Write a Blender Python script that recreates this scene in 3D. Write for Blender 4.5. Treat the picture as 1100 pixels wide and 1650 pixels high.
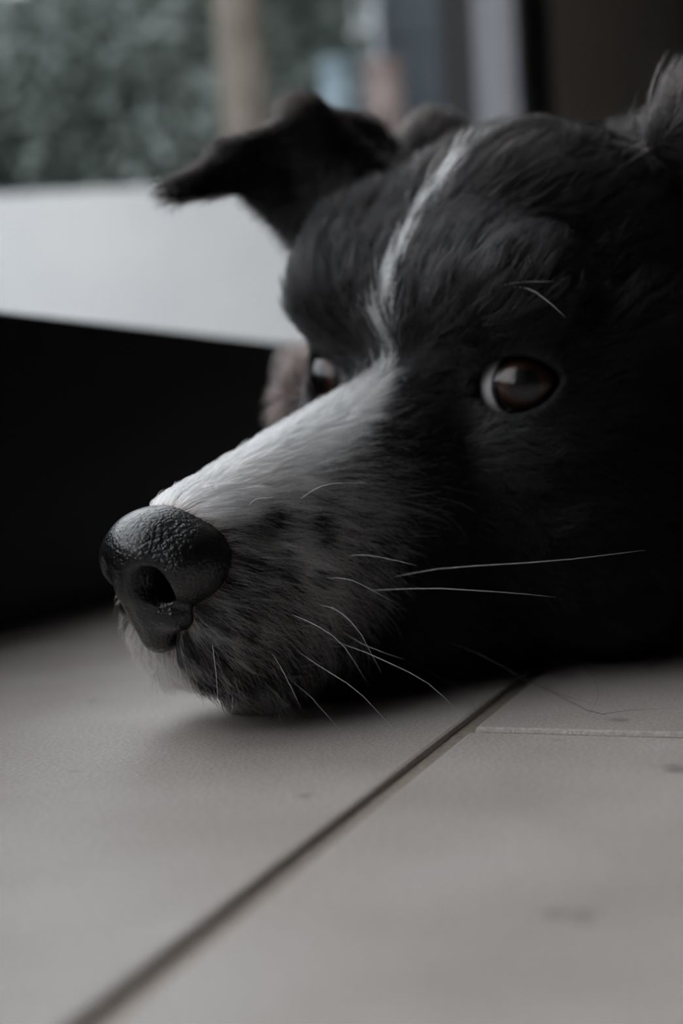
import bpy, math, random
import numpy as np
from mathutils import Vector, Matrix, kdtree

for o in list(bpy.data.objects):
    bpy.data.objects.remove(o, do_unlink=True)
scene = bpy.context.scene
COL = scene.collection
rng = np.random.default_rng(7)

# ------------------------------------------------------------------ camera
F_PX, H_CAM = 2229.0, 0.063
PITCH, ROLL = math.atan(119 / 2229), math.radians(3.0)
FOCUS, APERTURE = 0.291, 0.0062           # metres to the focus plane, metres of aperture
cam_d = bpy.data.cameras.new('camera')
cam = bpy.data.objects.new('camera', cam_d); COL.objects.link(cam); scene.camera = cam
r0 = Vector((1, 0, 0)); fw = Vector((0, math.cos(PITCH), -math.sin(PITCH))); u0 = Vector((0, math.sin(PITCH), math.cos(PITCH)))
cup = u0 * math.cos(ROLL) + r0 * math.sin(ROLL)
crt = r0 * math.cos(ROLL) - u0 * math.sin(ROLL)
M = Matrix.Identity(4)
for i in range(3):
    M[i][0] = crt[i]; M[i][1] = cup[i]; M[i][2] = -fw[i]
M.translation = (0, 0, H_CAM)
cam.matrix_world = M
cam_d.sensor_fit = 'VERTICAL'; cam_d.sensor_height = 24.0
cam_d.lens = 24.0 * F_PX / 1650.0
cam_d.clip_start = 0.01; cam_d.clip_end = 60
cam_d.dof.use_dof = True; cam_d.dof.focus_distance = FOCUS
cam_d.dof.aperture_fstop = cam_d.lens / 1000.0 / APERTURE

# ------------------------------------------------------------------ world and light
world = bpy.data.worlds.new('overcast_sky'); scene.world = world
world.use_nodes = True
bg = world.node_tree.nodes['Background']
bg.inputs['Color'].default_value = (0.93, 0.965, 1.0, 1)
bg.inputs['Strength'].default_value = 1.0

# the glass door runs past the dog along U; N points into the room
U = np.array([0.3562, 0.9344, 0.0]); N = np.array([0.9344, -0.3562, 0.0]); P0 = np.array([-0.1251, 0.4961, 0.0])
def dw(u, n, z=0.0):
    return P0 + U * u + N * n + np.array([0, 0, z])
DOOR_U0, DOOR_U1, DOOR_H = -1.2, 0.93, 2.15
vs = scene.view_settings
vs.view_transform = 'Standard'; vs.look = 'None'; vs.exposure = 1.75; vs.gamma = 1.0; vs.use_curve_mapping = False
scene.display_settings.display_device = 'sRGB'

# ------------------------------------------------------------------ helpers
def mat(name, color, rough=0.6, spec=0.5, metal=0.0):
    m = bpy.data.materials.new(name); m.use_nodes = True
    b = m.node_tree.nodes['Principled BSDF']
    b.inputs['Base Color'].default_value = (*color, 1); b.inputs['Roughness'].default_value = rough
    b.inputs['Specular IOR Level'].default_value = spec; b.inputs['Metallic'].default_value = metal
    return m
def nodes(m):
    return m.node_tree.nodes, m.node_tree.links, m.node_tree.nodes['Principled BSDF']
def noise_color(m, c1, c2, scale, detail=6, lo=0.35, hi=0.65, bump=0.0, bscale=None, dist=0.001):
    n, l, b = nodes(m)
    tc = n.new('ShaderNodeTexCoord')
    no = n.new('ShaderNodeTexNoise'); no.inputs['Scale'].default_value = scale; no.inputs['Detail'].default_value = detail
    l.new(tc.outputs['Object'], no.inputs['Vector'])
    cr = n.new('ShaderNodeValToRGB'); cr.color_ramp.elements[0].position = lo; cr.color_ramp.elements[1].position = hi
    cr.color_ramp.elements[0].color = (*c1, 1); cr.color_ramp.elements[1].color = (*c2, 1)
    l.new(no.outputs['Fac'], cr.inputs['Fac']); l.new(cr.outputs['Color'], b.inputs['Base Color'])
    if bump:
        nb = n.new('ShaderNodeTexNoise'); nb.inputs['Scale'].default_value = bscale or scale * 4; nb.inputs['Detail'].default_value = 5
        l.new(tc.outputs['Object'], nb.inputs['Vector'])
        bp = n.new('ShaderNodeBump'); bp.inputs['Strength'].default_value = bump; bp.inputs['Distance'].default_value = dist
        l.new(nb.outputs['Fac'], bp.inputs['Height']); l.new(bp.outputs['Normal'], b.inputs['Normal'])
    return m
def mesh_obj(name, verts, faces, material, parent=None, smooth=False):
    me = bpy.data.meshes.new(name)
    me.from_pydata([tuple(map(float, v)) for v in verts], [], [tuple(map(int, f)) for f in faces])
    me.validate(); me.update()
    if material: me.materials.append(material)
    if smooth: me.polygons.foreach_set('use_smooth', [True] * len(me.polygons))
    o = bpy.data.objects.new(name, me); COL.objects.link(o)
    if parent: o.parent = parent
    return o
def tag(o, label=None, cat=None, kind=None, group=None):
    if label: o['label'] = label
    if cat: o['category'] = cat
    if kind: o['kind'] = kind
    if group: o['group'] = group
    return o
def empty(name, loc=(0, 0, 0)):
    o = bpy.data.objects.new(name, None); COL.objects.link(o); o.location = loc; o.empty_display_size = 0.05
    return o
def obox(u0_, u1_, n0, n1, z0, z1):
    """box in door coordinates"""
    v = [dw(u, n, z) for u in (u0_, u1_) for n in (n0, n1) for z in (z0, z1)]
    return v, BOXF
BOXF = [(0, 1, 3, 2), (4, 6, 7, 5), (0, 4, 5, 1), (2, 3, 7, 6), (0, 2, 6, 4), (1, 5, 7, 3)]
def bevel(o, w, seg=2):
    m = o.modifiers.new('bevel', 'BEVEL'); m.width = w; m.segments = seg; m.limit_method = 'ANGLE'
    return o
def wbox(x0, x1, y0, y1, z0, z1):
    return [(x, y, z) for x in (x0, x1) for y in (y0, y1) for z in (z0, z1)], BOXF

# ------------------------------------------------------------------ room shell
m_grout = noise_color(mat('grout', (.2, .18, .16), .9, .2), (.23, .195, .16), (.33, .285, .24), 900, bump=.6, bscale=2500, dist=.0004)
m_tile = mat('stoneware_tile', (.4, .37, .35), .45, .4)
noise_color(m_tile, (.41, .362, .33), (.52, .475, .445), 22, 9, .3, .7, bump=.8, bscale=1500, dist=.0002)
tn, tl, tb = nodes(m_tile)      # fine speckle and a few brown specks in the glaze
sp = tn.new('ShaderNodeTexNoise'); sp.inputs['Scale'].default_value = 1100; sp.inputs['Detail'].default_value = 3
spr = tn.new('ShaderNodeMapRange'); spr.inputs['From Min'].default_value = .35; spr.inputs['From Max'].default_value = .65; spr.inputs['To Min'].default_value = .80; spr.inputs['To Max'].default_value = 1.1
st = tn.new('ShaderNodeTexNoise'); st.inputs['Scale'].default_value = 60; st.inputs['Detail'].default_value = 2
str_ = tn.new('ShaderNodeMapRange'); str_.inputs['From Min'].default_value = .70; str_.inputs['From Max'].default_value = .78; str_.inputs['To Min'].default_value = 1.0; str_.inputs['To Max'].default_value = .6
mm = tn.new('ShaderNodeMath'); mm.operation = 'MULTIPLY'
vm = tn.new('ShaderNodeVectorMath'); vm.operation = 'SCALE'
tco = [q for q in tn if q.type == 'TEX_COORD'][0]
tl.new(tco.outputs['Object'], sp.inputs['Vector']); tl.new(tco.outputs['Object'], st.inputs['Vector'])
tl.new(sp.outputs['Fac'], spr.inputs['Value']); tl.new(st.outputs['Fac'], str_.inputs['Value'])
tl.new(spr.outputs['Result'], mm.inputs[0]); tl.new(str_.outputs['Result'], mm.inputs[1])
src_ = tb.inputs['Base Color'].links[0].from_socket
tl.new(src_, vm.inputs[0]); tl.new(mm.outputs[0], vm.inputs['Scale']); tl.new(vm.outputs[0], tb.inputs['Base Color'])
m_room = mat('room_wall_paint', (.09, .083, .078), .9, .2)
m_ceil = mat('ceiling_paint', (.14, .13, .125), .9, .2)
m_black = mat('black_powder_coat', (.012, .012, .013), .5, .3)
m_alu = mat('grey_aluminium', (.19, .19, .205), .5, .4)

# floor: grout bed with tiles, joints as measured: long joint along U through J0, short joint across it
J0 = np.array([0.0260, 0.2920]); U2, N2 = U[:2], N[:2]
floor = empty('floor', (0, 0, 0)); tag(floor, kind='structure')
ROOM_U0, ROOM_U1, ROOM_N = -2.6, 2.4, 3.4
gv, gf = obox(ROOM_U0, ROOM_U1, 0.0, ROOM_N, -.05, -.0014)
mesh_obj('grout_bed', gv, gf, m_grout, floor)
TL, TW, JW = 0.600, 0.300, 0.0042
J0u = float((J0 - P0[:2]) @ U2); J0n = float((J0 - P0[:2]) @ N2)
def tile_mesh(a, w):
    o = 0.0
    v, f = wbox(-a / 2, a / 2, -w / 2, w / 2, -.012, 0.0)
    me = bpy.data.meshes.new('tile'); me.from_pydata(v, [], f); me.materials.append(m_tile)
    return me
tile_cache = {}
n_rows = range(-2, 12)
joint_n = J0n - 0.0023                        # centre of the long joint
for r in n_rows:
    n_lo = joint_n + r * (TW + JW) + JW / 2; n_hi = n_lo + TW
    n_lo_c = max(n_lo, 0.0); n_hi_c = min(n_hi, ROOM_N)
    if n_hi_c - n_lo_c < .02: continue
    off = J0u + (0 if r % 2 == 0 else .5 * (TL + JW)) - JW / 2
    for k in range(-7, 8):
        a = off + k * (TL + JW); b = a + TL
        if r % 2 == 0: a, b = a + JW / 2 + .0, b + JW / 2
        a = max(a, ROOM_U0); b = min(b, ROOM_U1)
        if b - a < .02: continue
        key = (round(b - a, 4), round(n_hi_c - n_lo_c, 4))
        if key not in tile_cache: tile_cache[key] = tile_mesh(*key)
        t = bpy.data.objects.new('tile', tile_cache[key]); COL.objects.link(t); t.parent = floor
        c = dw((a + b) / 2, (n_lo_c + n_hi_c) / 2)
        t.location = (c[0], c[1], 0); t.rotation_euler = (0, 0, math.atan2(U[1], U[0]))
        bevel(t, .0009, 2)

# walls and ceiling
def wall(name, args, m):
    o = mesh_obj(name, *obox(*args), m); tag(o, kind='structure'); return o
CEIL = 2.45
wall('wall_far', (ROOM_U1, ROOM_U1 + .1, -.1, ROOM_N + .1, -.05, CEIL), m_room)
wall('wall_near', (ROOM_U0 - .1, ROOM_U0, -.1, ROOM_N + .1, -.05, CEIL), m_room)
wall('wall_right', (ROOM_U0, ROOM_U1, ROOM_N, ROOM_N + .1, -.05, CEIL), m_room)
wall('ceiling', (ROOM_U0 - .1, ROOM_U1 + .1, -.1, ROOM_N + .1, CEIL, CEIL + .1), m_ceil)
m_wl = mat('brown_grey_plaster', (.42, .39, .35), .9, .2)
wall('wall_left', (1.05, ROOM_U1, -.10, 0.0, -.05, CEIL), m_wl)
wall('wall_left_near', (ROOM_U0, DOOR_U0, -.10, 0.0, -.05, CEIL), m_room)
wall('wall_above_door', (DOOR_U0, 1.05, -.10, 0.0, DOOR_H, CEIL), m_room)

# sliding glass door
door = empty('door_1', tuple(dw(0, 0))); tag(door, kind='structure')
def dpart(name, args, m, bev=.002):
    v, f = obox(*args); v = [np.array(p) - dw(0, 0) for p in v]
    o = mesh_obj(name, v, f, m, door)
    if bev: bevel(o, bev)
    return o
RAIL_H = .116
dpart('bottom_rail', (DOOR_U0, .93, -.055, .001, -.055, RAIL_H), m_black, .003)
dpart('top_rail', (DOOR_U0, .93, -.055, -.005, DOOR_H - .08, DOOR_H), m_black, .003)
dpart('stile', (DOOR_U0, DOOR_U0 + .08, -.055, -.005, RAIL_H, DOOR_H - .08), m_black, .003)
dpart('door_post', (.93, .958, -.056, -.012, -.055, DOOR_H), m_alu, .003)
dpart('door_jamb', (.958, 1.05, -.10, -.004, -.055, DOOR_H), m_black, .003)
m_glass = bpy.data.materials.new('window_glass'); m_glass.use_nodes = True
gn, gl = m_glass.node_tree.nodes, m_glass.node_tree.links
gn.remove(gn['Principled BSDF'])
tr = gn.new('ShaderNodeBsdfTransparent'); tr.inputs['Color'].default_value = (.93, .935, .94, 1)
gs = gn.new('ShaderNodeBsdfGlossy'); gs.inputs['Roughness'].default_value = .02
fr = gn.new('ShaderNodeFresnel')
gg = gn.new('ShaderNodeNewGeometry'); gi = gn.new('ShaderNodeMix'); gi.data_type = 'FLOAT'      # the same reflectance from either side of the pane
gi.inputs['A'].default_value = 1.30; gi.inputs['B'].default_value = 1 / 1.30
gl.new(gg.outputs['Backfacing'], gi.inputs['Factor']); gl.new(gi.outputs['Result'], fr.inputs['IOR'])
mx = gn.new('ShaderNodeMixShader')
gl.new(fr.outputs[0], mx.inputs[0]); gl.new(tr.outputs[0], mx.inputs[1]); gl.new(gs.outputs[0], mx.inputs[2])
gl.new(mx.outputs[0], gn['Material Output'].inputs['Surface'])
g = dpart('glass_pane', (DOOR_U0 + .06, .925, -.034, -.030, RAIL_H - .01, DOOR_H - .07), m_glass, 0)

# ------------------------------------------------------------------ outdoors
m_pav = noise_color(mat('pale_paving', (.5, .5, .49), .8, .3), (.44, .44, .43), (.55, .55, .54), 6)
m_white = noise_color(mat('white_render', (.8, .8, .8), .85, .2), (.47, .475, .485), (.545, .545, .55), 3, bump=.2, bscale=60, dist=.004)
gnd = mesh_obj('ground_outside', *wbox(-8, 6, -4, 12, -.30, -.06), m_pav); tag(gnd, kind='structure')
# cut the patio away from under the room: it is lower than the floor, so it simply runs on below it
lw = mesh_obj('garden_wall', *wbox(-4.2, 0.40, 2.60, 2.76, -.06, .548), m_white); bevel(lw, .008)
tag(lw, 'low white rendered garden wall outside the glass door', 'wall')

m_leaf = noise_color(mat('hedge_leaf', (.08, .13, .07), .5, .4), (.13, .165, .145), (.30, .345, .325), 2.2, 3, .35, .7)
m_bark = noise_color(mat('bark', (.2, .16, .13), .9, .2), (.15, .13, .11), (.22, .19, .165), 14)
def leaf_cloud(name, n, box, size, material, parent, rg):
    lo = np.array(box[0::2]); hi = np.array(box[1::2])
    c = lo + (hi - lo) * rg.random((n, 3))
    c[:, 1] += .10 * np.sin(c[:, 0] * 4.1 + 1.3 * np.sin(c[:, 2] * 5)) 
    a = rg.normal(size=(n, 3)); a /= np.linalg.norm(a, axis=1)[:, None]
    b = rg.normal(size=(n, 3)); b -= a * (a * b).sum(1)[:, None]; b /= np.linalg.norm(b, axis=1)[:, None]
    nn = np.cross(a, b)
    s = size * (.6 + .8 * rg.random((n, 1)))
    v = np.stack([c - a * s, c + b * s * .45 + nn * s * .12, c + a * s, c - b * s * .45 + nn * s * .12], 1).reshape(-1, 3)
    f = np.arange(n * 4).reshape(-1, 4)
    me = bpy.data.meshes.new(name); me.vertices.add(n * 4); me.vertices.foreach_set('co', v.ravel().astype(np.float32))
    me.loops.add(n * 4); me.loops.foreach_set('vertex_index', f.ravel().astype(np.int32))
    me.polygons.add(n); me.polygons.foreach_set('loop_start', np.arange(0, n * 4, 4, dtype=np.int32)); me.polygons.foreach_set('loop_total', np.full(n, 4, np.int32))
    me.update(); me.materials.append(material)
    o = bpy.data.objects.new(name, me); COL.objects.link(o); o.parent = parent
    return o
hedge = empty('hedge', (-1.2, 3.30, -.06)); tag(hedge, 'dense green hedge behind the low white garden wall', 'hedge')
lf = leaf_cloud('foliage', 60000, (-3.0, 1.32, -.26, .16, .02, 1.26), .022, m_leaf, hedge, np.random.default_rng(3)); lf['kind'] = 'stuff'
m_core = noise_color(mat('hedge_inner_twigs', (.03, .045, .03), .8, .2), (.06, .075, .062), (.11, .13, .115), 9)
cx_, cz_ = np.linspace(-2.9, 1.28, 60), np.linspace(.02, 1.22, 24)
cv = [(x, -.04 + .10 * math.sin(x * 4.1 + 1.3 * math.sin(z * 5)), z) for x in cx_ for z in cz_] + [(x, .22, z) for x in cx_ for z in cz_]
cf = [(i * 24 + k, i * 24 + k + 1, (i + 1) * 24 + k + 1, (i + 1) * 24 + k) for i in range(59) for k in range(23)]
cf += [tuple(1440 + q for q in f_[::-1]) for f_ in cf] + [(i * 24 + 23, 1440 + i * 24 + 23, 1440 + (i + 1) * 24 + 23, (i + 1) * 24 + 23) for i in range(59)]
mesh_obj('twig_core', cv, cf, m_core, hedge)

sv, sf = [], []
def tube(path, rad, seg=8, cap=True):
    """tube along path (list of 3D points), radius per point -> verts, faces"""
    path = np.array(path, float); n = len(path); rad = np.broadcast_to(np.array(rad, float), (n,))
    t = np.gradient(path, axis=0); t /= np.linalg.norm(t, axis=1)[:, None] + 1e-12
    ref = np.array([0, 0, 1.0]) if abs(t[0][2]) < .9 else np.array([1.0, 0, 0])
    V = []
    for i in range(n):
        a = np.cross(t[i], ref); a /= np.linalg.norm(a) + 1e-12; b = np.cross(t[i], a)
        for k in range(seg):
            w = 2 * math.pi * k / seg
            V.append(path[i] + rad[i] * (math.cos(w) * a + math.sin(w) * b))
    Fc = [(i * seg + k, i * seg + (k + 1) % seg, (i + 1) * seg + (k + 1) % seg, (i + 1) * seg + k) for i in range(n - 1) for k in range(seg)]
    if cap:
        Fc.append(tuple(range(seg))[::-1]); Fc.append(tuple((n - 1) * seg + k for k in range(seg)))
    return V, Fc
for i in range(6):
    x = -2.6 + i * .7
    v, f = tube([(x, 0, 0), (x + .03, .03, .5), (x - .02, 0, 1.1)], [.03, .025, .012], 8)
    mesh_obj('stem', v, f, m_bark, hedge)
tree = empty('tree', (-.152, 2.84, -.06)); tag(tree, 'brown tree trunk standing in front of the hedge', 'tree')
tp = [(0.0, 0, 0), (.01, 0, .5), (-.005, 0.0, 1.0), (.005, .02, 1.5), (.02, .05, 2.3)]
v, f = tube(tp, [.060, .052, .047, .045, .04], 14); mesh_obj('trunk', v, f, m_bark, tree, True)
for k, (dx, dy, dz) in enumerate([(-.5, .3, .5), (.45, .5, .6), (.05, .7, .75)]):
    v, f = tube([(.02, .05, 2.25), (.02 + dx * .5, .05 + dy * .4, 2.25 + dz * .6), (.02 + dx, .05 + dy, 2.25 + dz)], [.032, .022, .01], 8); mesh_obj('branch', v, f, m_bark, tree, True)
tc_ = leaf_cloud('crown', 1500, (-.7, .7, .1, 1.0, 2.6, 3.2), .045, m_leaf, tree, np.random.default_rng(9)); tc_['kind'] = 'stuff'

m_slate = mat('blue_grey_cladding', (.10, .125, .15), .6, .4)
shed = empty('garden_shed', (.508, 3.68, -.06)); tag(shed, 'blue-grey clad garden shed beside the hedge', 'shed')
for i in range(14):   # cladding boards
    z0 = i * .15
    mesh_obj('board', *wbox(-.36, .74, -.375 + .0, -.35, z0, z0 + .146), m_slate, shed)
mesh_obj('shed_body', *wbox(-.35, .73, -.35, .8, 0, 2.1), m_slate, shed)
rv = [(-.45, -.45, 2.1), (.85, -.45, 2.1), (.85, .9, 2.1), (-.45, .9, 2.1), (-.45, .22, 2.5), (.85, .22, 2.5)]
mesh_obj('roof', rv, [(0, 3, 2, 1), (0, 1, 5, 4), (2, 3, 4, 5), (1, 2, 5), (3, 0, 4)], m_black, shed)

def lathe(profile, seg=24):
    V, Fc = [], []
    for r, z in profile:
        for k in range(seg):
            w = 2 * math.pi * k / seg; V.append((r * math.cos(w), r * math.sin(w), z))
    n = len(profile)
    Fc = [(i * seg + k, i * seg + (k + 1) % seg, (i + 1) * seg + (k + 1) % seg, (i + 1) * seg + k) for i in range(n - 1) for k in range(seg)]
    Fc.append(tuple(range(seg))[::-1]); Fc.append(tuple((n - 1) * seg + k for k in range(seg)))
    return V, Fc
def vase(x, y, z, s, col, label):
    t = empty('vase', (x, y, z)); tag(t, label, 'vase', group='vases on the garden wall')
    m = mat('glaze_' + label.split()[1], col, .4, .5)
    V, Fc = lathe([(.026 * s, 0), (.034 * s, .03 * s), (.036 * s, .10 * s), (.033 * s, .20 * s), (.029 * s, .20 * s), (.031 * s, .10 * s), (.028 * s, .02 * s)]); mesh_obj('vase_body', V, Fc, m, t, True)
    V, Fc = lathe([(.030 * s, .196 * s), (.0365 * s, .2 * s), (.0365 * s, .214 * s), (.030 * s, .214 * s)]); mesh_obj('rim', V, Fc, m, t, True)
vase(.040, 2.68, .548, 1.08, (.17, .23, .27), 'pale blue vase on the garden wall beside a pink one')
vase(.123, 2.68, .548, 1.05, (.25, .19, .185), 'dusty pink vase on the garden wall beside a blue one')

#DOG_SDF_BEGIN
# ------------------------------------------------------------------ the dog: skin surface from a distance field (mm, head frame:
# X to the nose, Y to the dog's left, Z up, origin between the eyes)
HR = np.array([[-0.70253988, 0.74384209, 0.01744886], [-0.74045129, -0.69659641, -0.1168466], [-0.07305747, -0.09284501, 1.01646948]])
HT = np.array([0.02065102, 0.35740867, 0.07695478])
def to_world(h): return (np.asarray(h) * .001) @ HR.T + HT
HRi = np.linalg.inv(HR)
def world_to_head(w): return ((np.asarray(w) - HT) @ HRi.T) * 1000
EYE_C = np.array([-8.0, 28.0, -1.0]); EYE_R = 11.0

def smin(a, b, k):
    h = np.maximum(k - np.abs(a - b), 0) / k
    return np.minimum(a, b) - h * h * k * .25
def smax(a, b, k): return -smin(-a, -b, k)
def ellipsoid(c, r):
    c = np.array(c, float); r = np.array(r, float)
    def fn(x, y, z):
        px, py, pz = (x - c[0]), (y - c[1]), (z - c[2])
        k0 = np.sqrt((px / r[0]) ** 2 + (py / r[1]) ** 2 + (pz / r[2]) ** 2)
        k1 = np.sqrt((px / r[0] ** 2) ** 2 + (py / r[1] ** 2) ** 2 + (pz / r[2] ** 2) ** 2) + 1e-9
        return k0 * (k0 - 1) / k1
    return fn, c - r, c + r
def cone(a, ra, b, rb):
    a = np.array(a, float); b = np.array(b, float); ab = b - a; L2 = ab @ ab
    def fn(x, y, z):
        t = np.clip(((x - a[0]) * ab[0] + (y - a[1]) * ab[1] + (z - a[2]) * ab[2]) / L2, 0, 1)
        return np.sqrt((x - a[0] - t * ab[0]) ** 2 + (y - a[1] - t * ab[1]) ** 2 + (z - a[2] - t * ab[2]) ** 2) - (ra + t * (rb - ra))
    R = max(ra, rb)
    return fn, np.minimum(a, b) - R, np.maximum(a, b) + R
def tri(A, B, Cc, th):
    A, B, Cc = (np.array(p, float) for p in (A, B, Cc))
    nrm = np.cross(B - A, Cc - A); nn = nrm @ nrm
    def fn(x, y, z):
        P = (x, y, z)
        def seg(p, q):
            d = q - p; w = [P[i] - p[i] for i in range(3)]
            t = np.clip((w[0] * d[0] + w[1] * d[1] + w[2] * d[2]) / (d @ d), 0, 1)
            return sum((w[i] - t * d[i]) ** 2 for i in range(3))
        def side(p, q):
            cn = np.cross(q - p, nrm); return sum((P[i] - p[i]) * cn[i] for i in range(3)) < 0
        inside = side(A, B) & side(B, Cc) & side(Cc, A)
        pd = sum((P[i] - A[i]) * nrm[i] for i in range(3)) ** 2 / nn
        return np.sqrt(np.where(inside, pd, np.minimum(np.minimum(seg(A, B), seg(B, Cc)), seg(Cc, A)))) - th
    return fn, np.minimum(np.minimum(A, B), Cc) - th, np.maximum(np.maximum(A, B), Cc) + th

def mir(p): return (p[0], -p[1], p[2])
SH = []          # (op, fn, lo, hi, k)
def add(s, k=8.0, op='+'): SH.append((op, *s, k))
def add2e(c, r, k=8.0, op='+'): add(ellipsoid(c, r), k, op); add(ellipsoid(mir(c), r), k, op)
def add2c(a, ra, b, rb, k=8.0, op='+'): add(cone(a, ra, b, rb), k, op); add(cone(mir(a), ra, mir(b), rb), k, op)
# cranium, forehead, brows
add(ellipsoid((-49, 0, 12), (54, 47, 51)), 10)
add(ellipsoid((-9, 0, 14), (18, 20, 20)), 14)
add2e((-5, 24, 20), (15, 17, 15), 12)
add2c((-30, 36, 2), 15, (-4, 29, -14), 11, 12)              # cheek bone below the eye
# muzzle
add(cone((14, 0, -16), 13.6, (79, 0, -31), 10.8), 12)         # bridge
add(cone((6, 0, -30), 29, (69, 0, -38), 15.5), 12)          # muzzle body
add2e((60, 10, -45), (24.5, 12.0, 14.0), 8)                   # lips and whisker pads
add(cone((-30, 0, -46), 25, (61, 0, -59), 9.0), 6)         # lower jaw
add(ellipsoid((-20, -52, -10), (14, 11, 15)), 10)           # far cheek tuft
add2e((-38, 28, -36), (44, 32, 36), 16)
add(ellipsoid((-4, 4, -54), (48, 26, 20)), 12)              # throat
add2e((67, 6, -51), (17, 10, 8), 6)                          # lips under the nose
add(ellipsoid((-18, -31, 32), (17, 12, 14)), 14)            # far temple                     # cheeks
# neck and body
add(cone((-70, 0, -6), 52, (-140, 0, -6), 68), 26)
add(ellipsoid((-80, -56, 54), (17, 13, 22)), 12)            # tuft behind the far ear
add(cone((-140, 0, -8), 68, (-230, -10, -10), 80), 30)
add(cone((-230, -10, -10), 80, (-480, -60, -22), 86), 40)
add(cone((-480, -60, -22), 86, (-560, -80, -36), 70), 40)
add(cone((-190, 60, -30), 36, (-110, 92, -48), 26), 18)     # left fore leg: upper arm, forearm and paw on the floor
add(cone((-110, 92, -50), 25, (-40, 118, -62), 17), 12)
add(ellipsoid((-14, 126, -62), (28, 18, 13)), 10)
add(cone((-190, -70, -30), 36, (-140, -112, -62), 26), 18)  # right fore leg
add(cone((-140, -112, -66), 24, (-70, -122, -80), 17), 12)
add(ellipsoid((-46, -124, -84), (28, 18, 13)), 10)
add(cone((-520, 20, -20), 62, (-430, 55, -60), 40), 20)     # thighs and hind feet
add(cone((-430, 58, -80), 26, (-380, 85, -92), 17), 10)
add(cone((-540, -140, -20), 55, (-450, -160, -60), 40), 20)
add(cone((-450, -160, -95), 24, (-400, -165, -105), 17), 10)
add(cone((-610, -90, -30), 28, (-720, -40, -100), 18), 20)  # tail
add(cone((-720, -40, -100), 18, (-800, 40, -100), 10), 14)
# far (right) ear: rises from the skull and its tip flops forward
add(tri((-58, -40, 38), (-18, -42, 34), (-26, -60, 70), 4.5), 8)
add(tri((-58, -40, 38), (-26, -60, 70), (-54, -60, 68), 4.5), 6)
add(tri((-18, -42, 34), (-26, -60, 70), (-9, -60, 53), 4.0), 6)
add(tri((-26, -60, 70), (-9, -60, 53), (2, -62, 60), 3.0), 5)
add(tri((-9, -60, 53), (2, -62, 60), (22, -62, 50), 2.2), 5)
add(tri((-20, -46, 26), (-10, -60, 50), (-26, -60, 70), 3.5), 6)
# near (left) ear laid back
add(tri((-45, 45, 58), (-76, 46, 42), (-74, 62, 92), 4.5), 8)
add(tri((-45, 45, 58), (-63, 56, 86), (-74, 62, 92), 4.0), 6)
add(tri((-76, 46, 42), (-74, 62, 92), (-108, 84, 72), 3.0), 6)
# eyes: lids swell over the balls, then the ball and the slit are taken out
add2e(EYE_C, (13.2, 13.2, 13.2), 5)
GAZE_N = np.array([.82, .565, .06]); GAZE_N /= np.linalg.norm(GAZE_N)
GAZE_F = np.array([.90, -.40, .06]); GAZE_F /= np.linalg.norm(GAZE_F)
def slit(c, g, tilt, wid, hgt, shift=(0, 0)):
    """almond opening seen along g, extruded outwards from the ball"""
    g = np.array(g); s = np.cross((0, 0, 1.0), g); s /= np.linalg.norm(s); u = np.cross(g, s)
    s2 = s * math.cos(tilt) + u * math.sin(tilt); u2 = -s * math.sin(tilt) + u * math.cos(tilt)
    c = np.array(c) + s2 * shift[0] + u2 * shift[1]
    Rr = (wid * wid + hgt * hgt) / (2 * hgt)      # two arcs meet in the corners
    def fn(x, y, z):
        w = (x - c[0]) * g[0] + (y - c[1]) * g[1] + (z - c[2]) * g[2]
        a = (x - c[0]) * s2[0] + (y - c[1]) * s2[1] + (z - c[2]) * s2[2]
        b = (x - c[0]) * u2[0] + (y - c[1]) * u2[1] + (z - c[2]) * u2[2]
        d = np.maximum(np.sqrt(a * a + (b + Rr - hgt) ** 2), np.sqrt(a * a + (b - Rr + hgt) ** 2)) - Rr
        return np.maximum(d, 2 - w)
    return fn, c - 26, c + 26
add(slit(EYE_C, GAZE_N, .10, 11.4, 6.6, (-2.6, .3)), 1.2, '-')
add(slit(mir(EYE_C), GAZE_F, -.10, 11.4, 6.6, (2.6, .3)), 1.2, '-')
add2e(EYE_C, (EYE_R + .25,) * 3, 1.0, '-')
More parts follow.
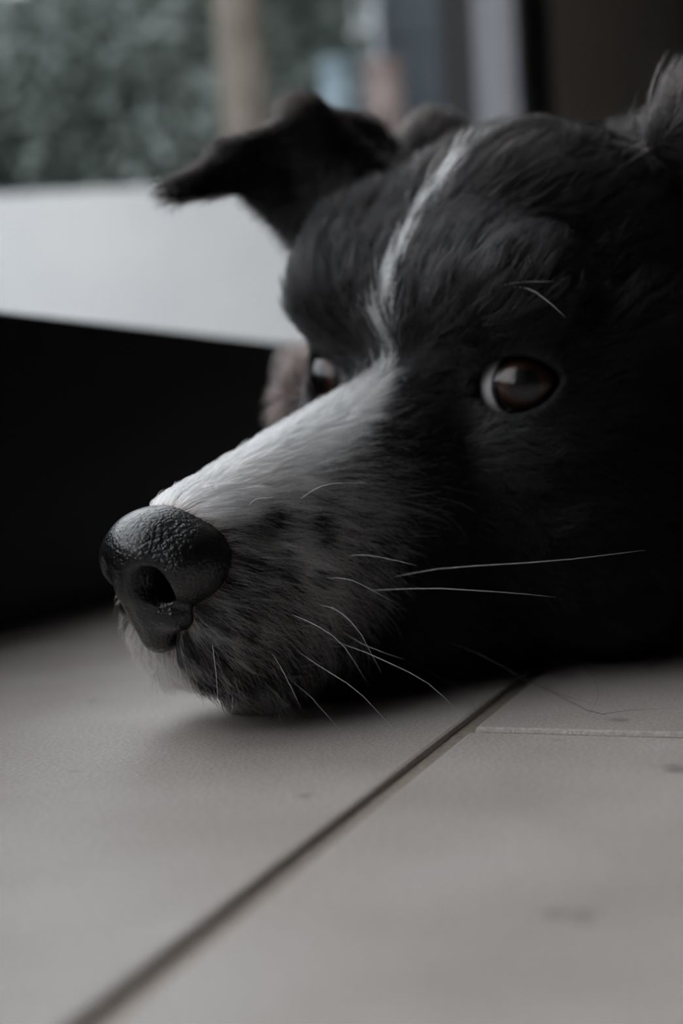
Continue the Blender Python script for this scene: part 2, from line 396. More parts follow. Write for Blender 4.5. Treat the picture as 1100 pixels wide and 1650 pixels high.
# mouth line
def mouth_path(s): return [np.array(p) * (1, s, 1) for p in ((88, 1, -51), (80, 9, -55), (66, 18, -56), (48, 24, -54), (26, 29, -50))]
for s in (1, -1):
    mp = mouth_path(s)
    for a, b in zip(mp[:-1], mp[1:]): add(cone(a, .8, b, .8), 2.0, '-')
for s in (1, -1): add(cone((97, 7 * s, -35.5), 5.5, (78, 7 * s, -34.5), 3.5), 1.5, '-')   # nasal passages
FLOOR_D = None
def field(x, y, z, axes=None):
    """distance field on a grid; with axes given, each shape is only worked out inside its own box"""
    shape = np.broadcast(x, y, z).shape
    D = np.full(shape, 40.0, np.float32)
    for op, fn, lo, hi, k in SH:
        if axes is not None:
            mg = 12 + k
            i0, i1 = (np.searchsorted(ax, lo[j] - mg) for j, ax in ((0, axes[0]),)).__next__(), np.searchsorted(axes[0], hi[0] + mg)
            j0, j1 = np.searchsorted(axes[1], lo[1] - mg), np.searchsorted(axes[1], hi[1] + mg)
            k0, k1 = np.searchsorted(axes[2], lo[2] - mg), np.searchsorted(axes[2], hi[2] + mg)
            if i1 <= i0 or j1 <= j0 or k1 <= k0: continue
            sl = (slice(i0, i1), slice(j0, j1), slice(k0, k1))
            d = fn(x[i0:i1], y[:, j0:j1], z[:, :, k0:k1])
            D[sl] = smin(D[sl], d, k) if op == '+' else smax(D[sl], -d, k)
        else:
            d = fn(x, y, z)
            D = smin(D, d, k) if op == '+' else smax(D, -d, k)
    fl = (HT[2] * 1000 + HR[2, 0] * x + HR[2, 1] * y + HR[2, 2] * z) - 1.0     # height above the floor
    return smax(D, -fl, 3.0)
def nose_shapes():
    S = []
    def a(s, k=4, op='+'): S.append((op, *s, k))
    a(ellipsoid((82, 0, -30.5), (13.6, 14.0, 10.0)), 4)
    a(ellipsoid((87.5, 0, -29), (8.6, 8.5, 7.6)), 5)
    for s in (1, -1):
        a(ellipsoid((84, 9.6 * s, -32.3), (8.0, 6.2, 7.0)), 4)
    a(cone((90.3, 0, -36), 5.4, (86, 0, -47), 4.5), 4)
    for s in (1, -1):
        a(ellipsoid((85.5, 5.6 * s, -42.2), (5.6, 5.0, 3.6)), 3)
        a(ellipsoid((95.5, 7.0 * s, -35.0), (6.5, 3.9, 4.6)), 1.6, '-')
        a(cone((94, 9.0 * s, -38.2), 1.5, (87.5, 16.5 * s, -40.2), 1.0), 1.4, '-')
        a(cone((93, 7.0 * s, -35.5), 3.4, (72, 7.0 * s, -34), 2.6), 1.0, '-')
    a(cone((99, 0, -30), .7, (91.5, 0, -48), .7), 1.4, '-')
    return S
def nose_field(x, y, z):
    D = np.full(np.broadcast(x, y, z).shape, 60.0, np.float32)
    for op, fn, lo, hi, k in NOSE:
        d = fn(x, y, z); D = smin(D, d, k) if op == '+' else smax(D, -d, k)
    return D
NOSE = nose_shapes()
#DOG_SDF_END

def surface_nets(D, ax):
    """vertices and quads of D == 0 on a rectilinear grid"""
    S = D < 0
    nx, ny, nz = D.shape
    cnt = np.zeros((nx - 1, ny - 1, nz - 1), np.uint8)
    corners = [(i, j, k) for i in (0, 1) for j in (0, 1) for k in (0, 1)]
    for i, j, k in corners: cnt += S[i:nx - 1 + i, j:ny - 1 + j, k:nz - 1 + k]
    act = (cnt > 0) & (cnt < 8)
    I = np.argwhere(act)
    idx = np.full(act.shape, -1, np.int32); idx[act] = np.arange(len(I))
    vals = {c: D[I[:, 0] + c[0], I[:, 1] + c[1], I[:, 2] + c[2]].astype(np.float64) for c in corners}
    acc = np.zeros((len(I), 3)); num = np.zeros(len(I))
    for a in corners:
        for d in range(3):
            if a[d] == 1: continue
            b = list(a); b[d] = 1; b = tuple(b)
            va, vb = vals[a], vals[b]; m = (va < 0) != (vb < 0)
            t = np.where(m, va / np.where(m, va - vb, 1), 0)
            p = np.array(a, float)[None].repeat(len(I), 0); p[:, d] += t
            acc += p * m[:, None]; num += m
    loc = acc / num[:, None]
    P = np.empty((len(I), 3))
    for d in range(3):
        A = ax[d]; P[:, d] = A[I[:, d]] + loc[:, d] * (A[I[:, d] + 1] - A[I[:, d]])
    quads = []
    for d in range(3):
        e1, e2 = (d + 1) % 3, (d + 2) % 3
        sl0 = [slice(None)] * 3; sl1 = [slice(None)] * 3
        sl0[d] = slice(0, -1); sl1[d] = slice(1, None)
        ch = S[tuple(sl0)] != S[tuple(sl1)]
        E_ = np.argwhere(ch)
        ok = (E_[:, e1] > 0) & (E_[:, e2] > 0) & (E_[:, e1] < D.shape[e1] - 1) & (E_[:, e2] < D.shape[e2] - 1)
        E_ = E_[ok]
        def cell(o1, o2):
            q = E_.copy(); q[:, e1] += o1; q[:, e2] += o2
            return idx[q[:, 0], q[:, 1], q[:, 2]]
        Q = np.stack([cell(-1, -1), cell(0, -1), cell(0, 0), cell(-1, 0)], 1)
        neg = S[tuple(sl0)][E_[:, 0], E_[:, 1], E_[:, 2]]
        Q[~neg] = Q[~neg][:, ::-1]
        quads.append(Q)
    return P, np.concatenate(quads)
def relax(P, Q, it=2, lam=.5, keep=None):
    for _ in range(it):
        s = np.zeros_like(P); c = np.zeros(len(P))
        for a, b in ((0, 1), (1, 2), (2, 3), (3, 0)):
            for u, v in ((Q[:, a], Q[:, b]), (Q[:, b], Q[:, a])):
                for d in range(3): s[:, d] += np.bincount(u, P[v, d], len(P))
                c += np.bincount(u, minlength=len(P))
        P = P + lam * (s / np.maximum(c, 1)[:, None] - P)
    return P
def axis(lo, f0, f1, hi, h, grow=1.10, hmax=9):
    fine = list(np.arange(f0, f1, h)); s = h; a = f0
    left = []
    while a > lo:
        s = min(s * grow, hmax); a -= s; left.append(a)
    s = h; a = fine[-1]; right = []
    while a < hi:
        s = min(s * grow, hmax); a += s; right.append(a)
    return np.array(left[::-1] + fine + right, np.float32)
def vert_normals(P, Q):
    n = np.cross(P[Q[:, 2]] - P[Q[:, 0]], P[Q[:, 3]] - P[Q[:, 1]])
    V = np.zeros_like(P)
    for k in range(4):
        for d in range(3): V[:, d] += np.bincount(Q[:, k], n[:, d], len(P))
    return V / (np.linalg.norm(V, axis=1)[:, None] + 1e-12)
def fast_mesh(name, P, Q, material):
    me = bpy.data.meshes.new(name)
    me.vertices.add(len(P)); me.vertices.foreach_set('co', P.astype(np.float32).ravel())
    me.loops.add(Q.size); me.loops.foreach_set('vertex_index', Q.astype(np.int32).ravel())
    me.polygons.add(len(Q)); k = Q.shape[1]
    me.polygons.foreach_set('loop_start', np.arange(0, Q.size, k, dtype=np.int32)); me.polygons.foreach_set('loop_total', np.full(len(Q), k, np.int32))
    me.polygons.foreach_set('use_smooth', np.ones(len(Q), bool))
    me.update(calc_edges=True); me.materials.append(material)
    return me

DOG_BASE = np.array([.10, .45, 0.0])
dog = empty('dog', tuple(DOG_BASE))
tag(dog, 'black and white dog resting its head on the tiled floor', 'dog')
def dogpart(name, P, Q, material, parent=None):
    """P in head mm"""
    me = fast_mesh(name, to_world(P) - DOG_BASE, Q, material)
    o = bpy.data.objects.new(name, me); COL.objects.link(o); o.parent = parent or dog
    return o

axX = axis(-830, -70, 92, 100, 1.15); axY = axis(-215, -66, 62, 160, 1.15); axZ = axis(-130, -84, 96, 135, 1.15)
D = field(axX[:, None, None], axY[None, :, None], axZ[None, None, :], (axX, axY, axZ))
BP, BQ = surface_nets(D, (axX, axY, axZ)); BP = relax(BP, BQ, 1, .4); BN = vert_normals(BP, BQ)
del D

#FUR_COLOR_BEGIN
def sstep(a, b, x):
    t = np.clip((x - a) / (b - a), 0, 1); return t * t * (3 - 2 * t)
def white_share(P):
    """share of white hairs at skin points P (mm)"""
    x, y, z = P[:, 0], P[:, 1], P[:, 2]; ay = np.abs(y)
    ridge = -1 - .235 * (x - 25)                      # height of the bridge line
    drop = ridge - z                                  # how far below the bridge
    def blob(cx, cy, cz, r): return np.exp(-((x - cx) ** 2 + (ay - cy) ** 2 + (z - cz) ** 2) / (r * r))
    # salt and pepper sides of the muzzle
    w = sstep(8, 46, x) * .34 * (1 - sstep(12, 50, drop)) + sstep(30, 62, x) * .22
    # paler band behind the whisker pad, darker in front of it
    w = np.maximum(w, .80 * blob(64, 19, -30, 7.5)); w = np.maximum(w, .58 * blob(62, 21, -40, 9))
    w *= 1 - .45 * blob(80, 16, -32, 9)
    # blaze on the bridge, narrowing to a stripe up the forehead
    wid = np.interp(x, [-70, -45, -20, -5, 8, 14, 21, 30, 40, 53, 67, 81], [0, .7, 1.6, 1.8, 2.0, 3.0, 5.5, 8.5, 11.0, 13.0, 12.5, 10.5])
    e = 1 - sstep(wid * .62, wid * 1.55 + .4, ay + rng.normal(size=len(x)) * .4)
    e *= np.where(z > -24 - .12 * np.maximum(x - 40, 0), 1, 0) * np.interp(x, [-60, -30, -15, 8, 16], [.0, .35, .6, .65, 1])
    w = np.maximum(w, e)
    w *= 1 - .85 * blob(70, 14.4, -23, 3.2); w *= 1 - .8 * blob(60, 18, -25.5, 3.4)
    # white chin and front lip on the far side
    w = np.maximum(w, (y < 4) * sstep(58, 76, x) * sstep(-42, -48, z) * .9)
    w = np.maximum(w, sstep(40, 66, x) * sstep(-55, -61, z) * .8)
    return np.clip(w, 0, 1)
#FUR_COLOR_END

m_skin = mat('dog_skin', (.02, .018, .018), .7, .3)
sn, sl_, sb = nodes(m_skin)
at = sn.new('ShaderNodeAttribute'); at.attribute_name = 'skin_tone'; sl_.new(at.outputs['Color'], sb.inputs['Base Color'])
body = dogpart('body', BP, BQ, m_skin)
ws = white_share(BP)
wsk = (ws * sstep(12, 22, BP[:, 0]))[:, None]
skin_col = np.array([.006, .0055, .006])[None] * (1 - wsk) + np.array([.40, .30, .27])[None] * wsk
lipm = np.exp(-((BP[:, 2] + 53.5) / 4.5) ** 2) * sstep(45, 62, BP[:, 0]) * (1 - sstep(78, 86, BP[:, 0]))
skin_col = skin_col * (1 - lipm[:, None]) + np.array([.16, .06, .052])[None] * lipm[:, None]
ca = body.data.color_attributes.new('skin_tone', 'FLOAT_COLOR', 'POINT')
ca.data.foreach_set('color', np.c_[skin_col, np.ones(len(BP))].astype(np.float32).ravel())

# nose leather
nx_ = np.arange(66, 104, .45, dtype=np.float32); ny_ = np.arange(-24, 24, .45, dtype=np.float32); nz_ = np.arange(-56, -14, .45, dtype=np.float32)
ND = nose_field(nx_[:, None, None], ny_[None, :, None], nz_[None, None, :])
NP, NQ = surface_nets(ND, (nx_, ny_, nz_)); NP = relax(NP, NQ, 1, .4)
m_nose = mat('nose_leather', (.003, .003, .0034), .30, .45)
nn_, nl, nb = nodes(m_nose)
nb.inputs['Coat Weight'].default_value = .45; nb.inputs['Coat Roughness'].default_value = .26
tc = nn_.new('ShaderNodeTexCoord')
vo = nn_.new('ShaderNodeTexVoronoi'); vo.feature = 'F1'; vo.inputs['Scale'].default_value = 1050
nzt = nn_.new('ShaderNodeTexNoise'); nzt.inputs['Scale'].default_value = 500
mixv = nn_.new('ShaderNodeMix'); mixv.data_type = 'RGBA'; mixv.inputs['Factor'].default_value = .002
nl.new(tc.outputs['Object'], nzt.inputs['Vector'])
nl.new(tc.outputs['Object'], mixv.inputs['A']); nl.new(nzt.outputs['Color'], mixv.inputs['B'])
nl.new(mixv.outputs['Result'], vo.inputs['Vector'])
bp = nn_.new('ShaderNodeBump'); bp.invert = True; bp.inputs['Strength'].default_value = .7; bp.inputs['Distance'].default_value = .00035
nl.new(vo.outputs['Distance'], bp.inputs['Height']); nl.new(bp.outputs['Normal'], nb.inputs['Normal'])
nose = dogpart('nose', NP, NQ, m_nose)
nose['label'] = 'pebbled black nose leather'

# eyes
def sphere_mesh(c, r, g, lo_ang=0.0, hi_ang=math.pi, nu=24, nv=40, bulge=None):
    g = np.array(g); s = np.cross((0, 0, 1.0), g); s /= np.linalg.norm(s); u = np.cross(g, s)
    P, Q = [], []
    for i in range(nu + 1):
        t = lo_ang + (hi_ang - lo_ang) * i / nu
        rr = r + (bulge(t) if bulge else 0)
        for k in range(nv):
            w = 2 * math.pi * k / nv
            P.append(np.array(c) + rr * (math.cos(t) * g + math.sin(t) * (math.cos(w) * s + math.sin(w) * u)))
    for i in range(nu):
        for k in range(nv):
            Q.append((i * nv + k, (i + 1) * nv + k, (i + 1) * nv + (k + 1) % nv, i * nv + (k + 1) % nv))
    return np.array(P), np.array(Q)
m_scl = noise_color(mat('sclera', (.6, .57, .55), .25, .5), (.33, .31, .31), (.43, .40, .39), 900)
m_iris = noise_color(mat('iris', (.10, .03, .012), .5, .3), (.022, .007, .004), (.07, .02, .009), 1500)
m_pup = mat('pupil', (.002, .002, .002), .4, .3)
m_ring = mat('limbus', (.010, .008, .008), .4, .3)
m_cor = bpy.data.materials.new('cornea'); m_cor.use_nodes = True
cn_, cl_ = m_cor.node_tree.nodes, m_cor.node_tree.links; cn_.remove(cn_['Principled BSDF'])
ctr = cn_.new('ShaderNodeBsdfTransparent'); cgl = cn_.new('ShaderNodeBsdfGlossy'); cgl.inputs['Roughness'].default_value = .015
cfr = cn_.new('ShaderNodeFresnel'); cfr.inputs['IOR'].default_value = 1.5; cmx = cn_.new('ShaderNodeMixShader')
cl_.new(cfr.outputs[0], cmx.inputs[0]); cl_.new(ctr.outputs[0], cmx.inputs[1]); cl_.new(cgl.outputs[0], cmx.inputs[2])
cl_.new(cmx.outputs[0], cn_['Material Output'].inputs['Surface'])
for c, g_ in ((EYE_C, GAZE_N), (EYE_C * (1, -1, 1), GAZE_F)):
    P, Q = sphere_mesh(c, EYE_R, g_, .80, math.pi - .02); eb = dogpart('eyeball', P, Q, m_scl)
    P, Q = sphere_mesh(c, EYE_R - .05, g_, .66, .86, 4); o = dogpart('limbus_ring', P, Q, m_ring, eb)
    P, Q = sphere_mesh(c, EYE_R - .6, g_, .36, .70, 10); o = dogpart('iris', P, Q, m_iris, eb)
    P, Q = sphere_mesh(c, EYE_R - .62, g_, .001, .38, 6); o = dogpart('pupil', P, Q, m_pup, eb)
    P, Q = sphere_mesh(c, EYE_R + .05, g_, .001, .84, 14, 40, lambda t: 1.1 * max(0, 1 - (t / .82) ** 2)); o = dogpart('cornea', P, Q, m_cor, eb)

# ------------------------------------------------------------------ fur
def groom(P, Nn, rg):
    """hair direction (unit, tangent) and length in mm at skin points"""
    x, y, z = P[:, 0], P[:, 1], P[:, 2]; ay = np.abs(y); sg = np.sign(y)
    d = np.zeros_like(P)
    d[:, 0] = -1
    mz = sstep(20, 50, x)
    drop = np.clip(-z - 15 , 0, 60) / 45
    d[:, 1] = sg * (.25 + .25 * mz) * sstep(0, 10, ay)
    d[:, 2] = .35 * sstep(-10, 15, z) * (1 - sstep(-60, -30, -x) * 0) - mz * drop * 1.3 - (1 - mz) * .35 * sstep(0, 30, -z)
    # lips: hairs hang down
    lip = mz * sstep(-46, -56, z)
    d[:, 2] -= 1.2 * lip
    # forehead: up and back, fanning out
    fo = sstep(-12, 10, x) * (1 - sstep(14, 26, x)) * sstep(2, 18, z)
    d[:, 2] += 1.3 * fo; d[:, 1] += .5 * fo * sg * sstep(4, 16, ay)
    # hair around the eyes sweeps away from them
    for c in (EYE_C, EYE_C * (1, -1, 1)):
        v = P - c; r = np.linalg.norm(v, axis=1); w = np.exp(-((r - 13) / 6) ** 2)[:, None] * 1.0
        d += w * v / (r[:, None] + 1e-6) * .8
    # ears: toward the tip
    ear_f = (y < -44) & (z > 36); ear_n = (y > 44) & (z > 62)
    wf = (sstep(-40, -52, y) * sstep(28, 44, z) * sstep(-75, -60, x))[:, None]; d = d * (1 - wf) + wf * np.array([.8, -.25, -.1])
    wn = (sstep(30, 48, y) * sstep(44, 66, z))[:, None]; d = d * (1 - wn) + wn * np.array([-.4, .25, .9])
    # neck and body: back and down
    bodyw = sstep(-80, -140, x)
    d[:, 2] -= bodyw * .5
    L = np.interp(x, [-300, -140, -70, -30, 0, 20, 40, 60, 80, 96], [45, 46, 30, 18, 11, 9, 8.5, 8.0, 6.5, 4.2])
    L = np.where((z > 20) & (x > -80), np.minimum(L, np.interp(z, [20, 60], [12, 15])), L)
    L = np.where(ear_f | ear_n, 7, L)
    for c in (EYE_C, EYE_C * (1, -1, 1)):
        r = np.linalg.norm(P - c, axis=1); L = np.where(r < 19, np.minimum(L, np.maximum(1.5, 1.8 + (r - 13.5) * .9)), L)
    L = L * (1 + .45 * lip)
    d += rg.normal(size=d.shape) * (.24 - .12 * mz)[:, None]
    d -= Nn * (d * Nn).sum(1)[:, None]
    d /= np.linalg.norm(d, axis=1)[:, None] + 1e-9
    return d, L * (.65 + .6 * rg.random(len(P)))

TA = np.concatenate([BQ[:, [0, 1, 2]], BQ[:, [0, 2, 3]]])
area = .5 * np.linalg.norm(np.cross(BP[TA[:, 1]] - BP[TA[:, 0]], BP[TA[:, 2]] - BP[TA[:, 0]]), axis=1)
cen = BP[TA].mean(1)
def clear_of(P):
    ok = nose_field(P[:, 0], P[:, 1], P[:, 2]) > -.2
    for c, g_, t, sh in ((EYE_C, GAZE_N, .10, -2.6), (EYE_C * (1, -1, 1), GAZE_F, -.10, 2.6)):
        ok &= ~((np.linalg.norm(P - c, axis=1) < 12.9))
        fn = slit(c, g_, t, 11.4, 6.6, (sh, .3))[0]
        ok &= fn(P[:, 0], P[:, 1], P[:, 2]) > .5
    hz = to_world(P)[:, 2]
    ok &= hz > .0016
    return ok
m_fur = bpy.data.materials.new('fur'); m_fur.use_nodes = True
fn_, fl_ = m_fur.node_tree.nodes, m_fur.node_tree.links; fn_.remove(fn_['Principled BSDF'])
hb = fn_.new('ShaderNodeBsdfHairPrincipled'); hb.parametrization = 'COLOR'
hb.inputs['Roughness'].default_value = .38; hb.inputs['Radial Roughness'].default_value = .55
hb.inputs['Random Roughness'].default_value = .3
hb.inputs['IOR'].default_value = 1.38
ha = fn_.new('ShaderNodeAttribute'); ha.attribute_name = 'hair_tone'
fl_.new(ha.outputs['Color'], hb.inputs['Color']); fl_.new(hb.outputs[0], fn_['Material Output'].inputs['Surface'])

def curves_obj(name, pts, rad, colors, material, parent):
    """pts (n, m, 3) metres relative to parent, rad (n, m)"""
    n, m = pts.shape[:2]
    cu = bpy.data.hair_curves.new(name)
    cu.add_curves([m] * n)
    cu.attributes['position'].data.foreach_set('vector', pts.astype(np.float32).ravel())
    ra = cu.attributes.get('radius') or cu.attributes.new('radius', 'FLOAT', 'POINT')
    ra.data.foreach_set('value', rad.astype(np.float32).ravel())
    co = cu.attributes.new('hair_tone', 'FLOAT_COLOR', 'CURVE')
    co.data.foreach_set('color', np.c_[colors, np.ones(n)].astype(np.float32).ravel())
    cu.materials.append(material)
    o = bpy.data.objects.new(name, cu); COL.objects.link(o); o.parent = parent
    return o
def grow(name, count, weight, rad_mm, npt, seed, lift=.30, lmul=1.0, wob=.06, clumps=0, pull=.5):
    rg = np.random.default_rng(seed)
    w = area * weight(cen); w /= w.sum()
    ti = rg.choice(len(TA), count, p=w)
    a = rg.random((count, 2)); fl = a.sum(1) > 1; a[fl] = 1 - a[fl]
    T = TA[ti]
    P = BP[T[:, 0]] + a[:, :1] * (BP[T[:, 1]] - BP[T[:, 0]]) + a[:, 1:] * (BP[T[:, 2]] - BP[T[:, 0]])
    Nn = BN[T[:, 0]] * (1 - a.sum(1))[:, None] + BN[T[:, 1]] * a[:, :1] + BN[T[:, 2]] * a[:, 1:]
    Nn /= np.linalg.norm(Nn, axis=1)[:, None] + 1e-9
    ok = clear_of(P); P, Nn = P[ok], Nn[ok]; n = len(P)
    d, L = groom(P, Nn, rg); L = L * lmul
    # neighbouring hairs gather: a low-frequency swirl of direction
    ph = np.stack([np.sin(P[:, 0] * .55 + 1.7 * np.sin(P[:, 2] * .31)) , np.sin(P[:, 1] * .6 + P[:, 2] * .43), np.sin(P[:, 2] * .58 + P[:, 0] * .37)], 1)
    d = d + .14 * (ph - Nn * (ph * Nn).sum(1)[:, None]); d /= np.linalg.norm(d, axis=1)[:, None]
    t = np.linspace(0, 1, npt)[None, :, None]
    lf = lift * (.5 + rg.random((n, 1, 1)))
    side = np.cross(Nn, d)[:, None, :] * rg.normal(size=(n, 1, 1)) * wob * 3
    Ln = L[:, None, None]
    pts = P[:, None, :] + Ln * (d[:, None, :] * t + Nn[:, None, :] * (lf * (t - .72 * t * t)) + side * t * t)
    tone = np.ones(n)
    if clumps:                                       # hairs gather into locks: each leans to the nearest lock's middle strand
        gi = rg.choice(n, clumps, replace=False); kd = kdtree.KDTree(clumps)
        for q, i in enumerate(gi): kd.insert(P[i].tolist(), q)
        kd.balance()
        near = np.array([kd.find(p.tolist())[1] for p in P])
        G = pts[gi[near]]
        w = pull * (.55 + .6 * rg.random((n, 1, 1))) * t ** 1.1
        far = np.linalg.norm(P[gi[near]] - P, axis=1)[:, None, None]
        w = w * (1 - sstep(40, 48, np.abs(P[:, 1])) * sstep(28, 44, P[:, 2]))[:, None, None]    # ears lie smooth
        w = w * np.clip(1.6 - far / (L[:, None, None] * .8), 0, 1)
        own = G - P[gi[near]][:, None, :] + P[:, None, :]          # the lock's shape moved to this root
        pts = pts * (1 - w) + w * (.72 * G + .28 * own)
        tone = np.exp(rg.normal(size=clumps) * .45)[near]
    hw = to_world(pts.reshape(-1, 3)).reshape(n, npt, 3)
    hw[:, :, 2] = np.maximum(hw[:, :, 2], .0003 + .0006 * rg.random((n, 1)))
    prof = np.interp(np.linspace(0, 1, npt), [0, .5, .85, 1], [1, .9, .5, .12])[None]
    rad = rad_mm * .001 * prof * (.7 + .6 * rg.random((n, 1)))
    return P, Nn, hw - DOG_BASE, rad, rg, tone
def fur_colors(P, rg, boost=0.0, tone=1.0):
    n = len(P); w = white_share(P); w = np.where(w > .08, np.clip(w + boost, 0, 1), w); u = rg.random(n)
    lock = 1 / (1 + np.exp(-1.7 * np.log(np.broadcast_to(tone, (n,))) / .45)); u = np.where(w < .75, .55 * u + .45 * lock, u)   # whole locks are paler or darker
    white = np.array([.80, .785, .775])[None] * (.7 + .3 * rg.random((n, 1)))
    pk = np.exp(-((P - np.array([66, 8, -16])) ** 2).sum(1) / 64.0)[:, None] * .7
    white = white * (1 - pk) + np.array([.74, .60, .53])[None] * pk
    grey = np.array([.20, .19, .185])[None] * (.5 + rg.random((n, 1)))
    black = np.array([.0042, .0039, .0041])[None] * (.5 + 1.0 * rg.random((n, 1)))
    br = rg.random((n, 1)) < np.clip(sstep(30, 70, P[:, 2]) * .35, 0, 1)[:, None]
    black = np.where(br, np.array([.030, .021, .017])[None], black)
    black = black * np.asarray(tone)[..., None] ** 1.3
    white = np.clip(white * np.asarray(tone)[..., None] ** .25, 0, .88)
    tan = ((P[:, 1] < -40) & (P[:, 2] < 14) & (P[:, 0] > -45) & (u < .75))[:, None]
    black = np.where(tan, np.array([.075, .05, .046])[None], black)
    c = np.where((u < w)[:, None], white, np.where((u < w + .28 * w)[:, None], grey, black))
    return c
FUR_SCALE = 1.0
def lip_bare(P): return 1 - .8 * np.exp(-(((P - np.array([78, 16, -53.0])) / np.array([9, 9, 4.5])) ** 2).sum(1))     # thin hair on the reddish lip edge
def region_muzzle(P): return lip_bare(P) * sstep(14, 34, P[:, 0]) * (.45 + .55 * (P[:, 1] > -8)) + .0
def region_guard(P): return lip_bare(P) * sstep(20, 40, P[:, 0]) * sstep(9, 15, np.abs(P[:, 1]))
def region_head(P): return (1 - sstep(18, 38, P[:, 0])) * sstep(-150, -90, P[:, 0]) * (1 - .6 * sstep(-70, -110, P[:, 0]))
def region_body(P): return (1 - sstep(-130, -90, P[:, 0]))
for nm, cnt, reg, r_, npt, seed, lift, wob in (
        ('muzzle_fur', 90000, region_muzzle, .062, 6, 1, .46, .05),
        ('head_fur', 150000, region_head, .072, 7, 2, .38, .06),
        ('body_fur', 45000, region_body, .22, 6, 3, .40, .05),
        ('guard_hairs', 11000, region_guard, .072, 8, 4, .48, .05)):
    P, Nn, hw, rad, rg, tone = grow(nm, int(cnt * FUR_SCALE), reg, r_, npt, seed, lift, 1.22 if nm == 'guard_hairs' else 1.0, wob,
                                      {'muzzle_fur': 7000, 'head_fur': 5000, 'body_fur': 2500}.get(nm, 0), .55 if nm == 'muzzle_fur' else .7)
    o = curves_obj(nm, hw, rad, fur_colors(P, rg, np.where(P[:, 0] > 40, .42, .18) if nm == 'guard_hairs' else 0.0, tone), m_fur, dog); o['kind'] = 'stuff'

# ------------------------------------------------------------------ whiskers, brow hairs and stray hairs (mm, head frame)
WHISKERS = [[(58.3,14.2,-21.9),(58,15.9,-20.7),(57.7,17.7,-19.5),(57.4,19.5,-18.5),(57.1,21.4,-17.7),(56.2,24,-17.1),(54.6,27.4,-17),(52.9,30.9,-16.9)],
 [(70.4,11,-22.1),(70.4,11.8,-21.3),(70.3,12.7,-20.5),(70.3,13.5,-19.9),(70.3,14.4,-19.4),(69.8,15.7,-19),(68.8,17.7,-18.9),(67.8,19.8,-18.8)],
 [(50.9,20.3,-34.1),(49.9,22.9,-33.9),(49,25.6,-33.7),(48,28.3,-33.9),(47,31.1,-34.4),(46.3,33.6,-34.7),(46,35.6,-35),(45.7,37.6,-35.3)],
 [(58.9,20.9,-37.7),(58.3,23.3,-37.4),(57.8,25.7,-37.2),(57.6,27.7,-37.2),(57.7,29.5,-37.2),(57.2,32,-38),(56.1,35.4,-39.6),(55,38.9,-41.3)],
 [(47.2,21.3,-42.7),(44.8,27.4,-42),(42.6,33.5,-41.4),(40.3,39.7,-41),(38,46,-41),(35.9,52.1,-41),(34,58,-41.1),(32.2,63.8,-41.3)],
 [(37.8,21.4,-41.5),(36.7,27.6,-39.9),(35.2,34.1,-38.3),(31.9,42.8,-37.1),(27.1,53,-36.1),(23.3,62.1,-34.9),(20.8,69.7,-33.5),(18.7,77,-32.1)],
 [(61.7,21.7,-42.6),(61.5,24.3,-42.7),(61.4,27,-42.8),(61.4,29.7,-43.6),(61.5,32.4,-45),(61.6,35.3,-47.3),(62,38.3,-50.8),(62.3,41.4,-54.6)],
 [(69.4,20.7,-43),(69,24,-43.6),(68.7,27.2,-44.3),(68.4,30.4,-45.3),(68.2,33.5,-46.5),(68.2,36.7,-48.4),(68.4,39.8,-51.3),(68.8,42.9,-54.4)],
 [(58.7,20.8,-50.5),(57.4,26.1,-51.8),(56.2,31.4,-53),(55.2,36.6,-54.5),(54.2,41.8,-56.1),(53.7,46.5,-57.8),(53.9,50.4,-59.7),(54.3,54.3,-61.6)],
 [(67.5,20,-50.9),(67.4,23.8,-52.3),(67.3,27.5,-53.7),(67,31.4,-55.1),(66.6,35.5,-56.6),(66.4,39.6,-58.6),(66.3,43.6,-61.3),(66.3,47.5,-64.1)],
 [(66.8,15.6,-57.5),(66.2,18.8,-59.2),(65.7,21.9,-60.9),(65.7,24.5,-62.2),(66.1,26.5,-63.3),(66.4,28.7,-64.4),(66.6,31.1,-65.8),(68.3,34.9,-66.4)],
 [(66.9,8.8,-61.1),(66.8,10.9,-63.1),(66.8,12.8,-64.9),(67,14.4,-66.2),(67.4,15.7,-67),(67.9,16.9,-68),(72,21.7,-67.4),(76.3,26.7,-66.6)],
 [(83.6,13.3,-46),(84.4,14.6,-48.4),(85.3,15.9,-50.6),(86.1,17.1,-52.6),(87,18.2,-54.4),(87.9,19.3,-56.3),(88.8,20.4,-58.4),(89.7,21.6,-60.5)],
 [(75.7,10.7,-58),(76.3,11.2,-59.3),(76.9,11.7,-60.5),(77.5,12.2,-61.5),(78.1,12.7,-62.4),(78.7,13.2,-63.4),(79.3,13.6,-64.4),(79.9,14,-65.4)],
 [(83.9,-2.8,-52.2),(84.6,-2.7,-52.7),(85.3,-2.6,-53.2),(86.1,-2.5,-53.7),(86.8,-2.4,-54.2),(87.5,-2.3,-54.6),(88.2,-2.2,-55.1),(89,-2.1,-55.6)],
 [(54.2,20.9,-49.4),(54,23.1,-50.3),(53.9,25.3,-51.2),(53.8,27.4,-51.9),(53.8,29.5,-52.4),(53.3,32,-53),(52.5,35,-53.8),(51.5,38.1,-54.5)],
 [(73.3,19.1,-49.7),(73.5,21,-51.3),(73.7,22.9,-53),(74,24.6,-54.6),(74.4,26.3,-56.3),(74.9,28,-57.7),(75.4,29.5,-59),(75.9,30.9,-60.3)]]
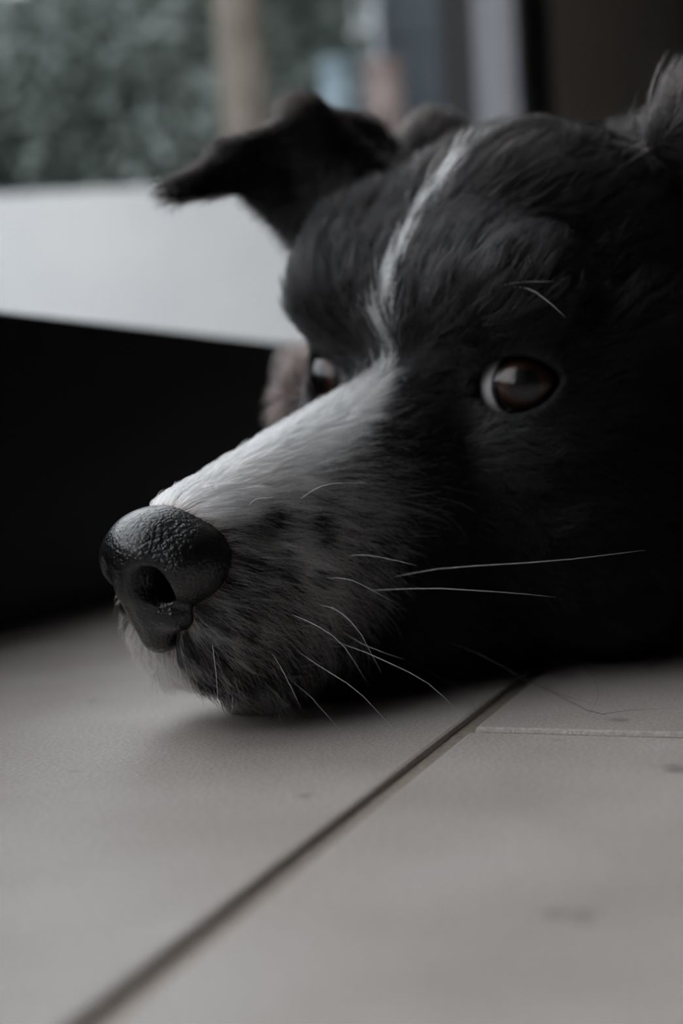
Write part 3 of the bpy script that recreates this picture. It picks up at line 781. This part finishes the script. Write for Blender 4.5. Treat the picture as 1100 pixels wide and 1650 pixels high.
BROW_WHISKERS = [[(9.9,11.8,19.1),(10.3,12.6,20.6),(10.6,13.5,22.1),(10.8,14.5,24),(10.9,15.6,26),(10.6,17,28.1),(9.9,18.9,30.2),(9.1,20.9,32.2)],
 [(8.6,29.9,21.1),(8.1,31.6,22.1),(7.7,33.4,23),(7,35.5,23.4),(6.1,37.9,23.6),(5.3,40.2,23.6),(4.5,42.6,23.5),(3.6,45,23.4)],
 [(6.2,34.5,22.6),(5.8,36.5,22.4),(5.4,38.5,22.1),(5.1,40.6,21.2),(4.9,42.8,19.7),(4.8,44.8,18.3),(4.8,46.6,16.9),(4.9,48.4,15.5)]]
STRAY_HAIRS = [[(26.3,24.3,-56.7),(25.4,30.7,-58.1),(24.5,37,-59.5),(23.9,43.3,-61.5),(23.4,49.4,-63.9),(22.7,55.7,-65.6),(21.6,62.2,-66.5),(20.5,68.6,-67.2)],
 [(6,41.8,-70.8),(16.4,55.1,-68.9),(24.6,66.2,-67.3),(26.4,71.5,-66.7),(23.4,72.7,-66.8),(20,74.9,-66.8),(16.1,78.5,-66.8),(12.9,82.7,-66.4)],
 [(-0.4,47,-64.4),(3.2,51.6,-64.9),(7,56,-65.3),(11.2,60,-65.6),(15.8,63.5,-65.8),(20.8,66.5,-65.9),(26.5,68.9,-66),(32.2,71.2,-66.1)],
 [(30.9,19.3,-62.6),(32.3,25,-62.6),(33.9,30.5,-62.7),(35.4,36.2,-63.3),(37,41.9,-64.2),(39.5,46.7,-65),(43,50.3,-65.9),(46.8,53.7,-66.7)]]

m_whisk = mat('whisker', (.62, .62, .62), .35, .5)
m_stray = mat('stray_hair', (.03, .027, .026), .4, .5)
def strand(name, pts, r_mm, material):
    n = len(pts); w = to_world(np.array(pts, float)) - DOG_BASE
    V, Fc = tube(w, r_mm * .001 * np.interp(np.linspace(0, 1, n), [0, .4, 1], [1, .8, .15]), 6)
    return mesh_obj(name, V, Fc, material, dog, True)
for p_ in WHISKERS: strand('whisker', p_, .085, m_whisk)
for p_ in BROW_WHISKERS: strand('brow_whisker', p_, .08, m_whisk)
for p_ in STRAY_HAIRS: strand('stray_hair', p_, .07, m_stray)
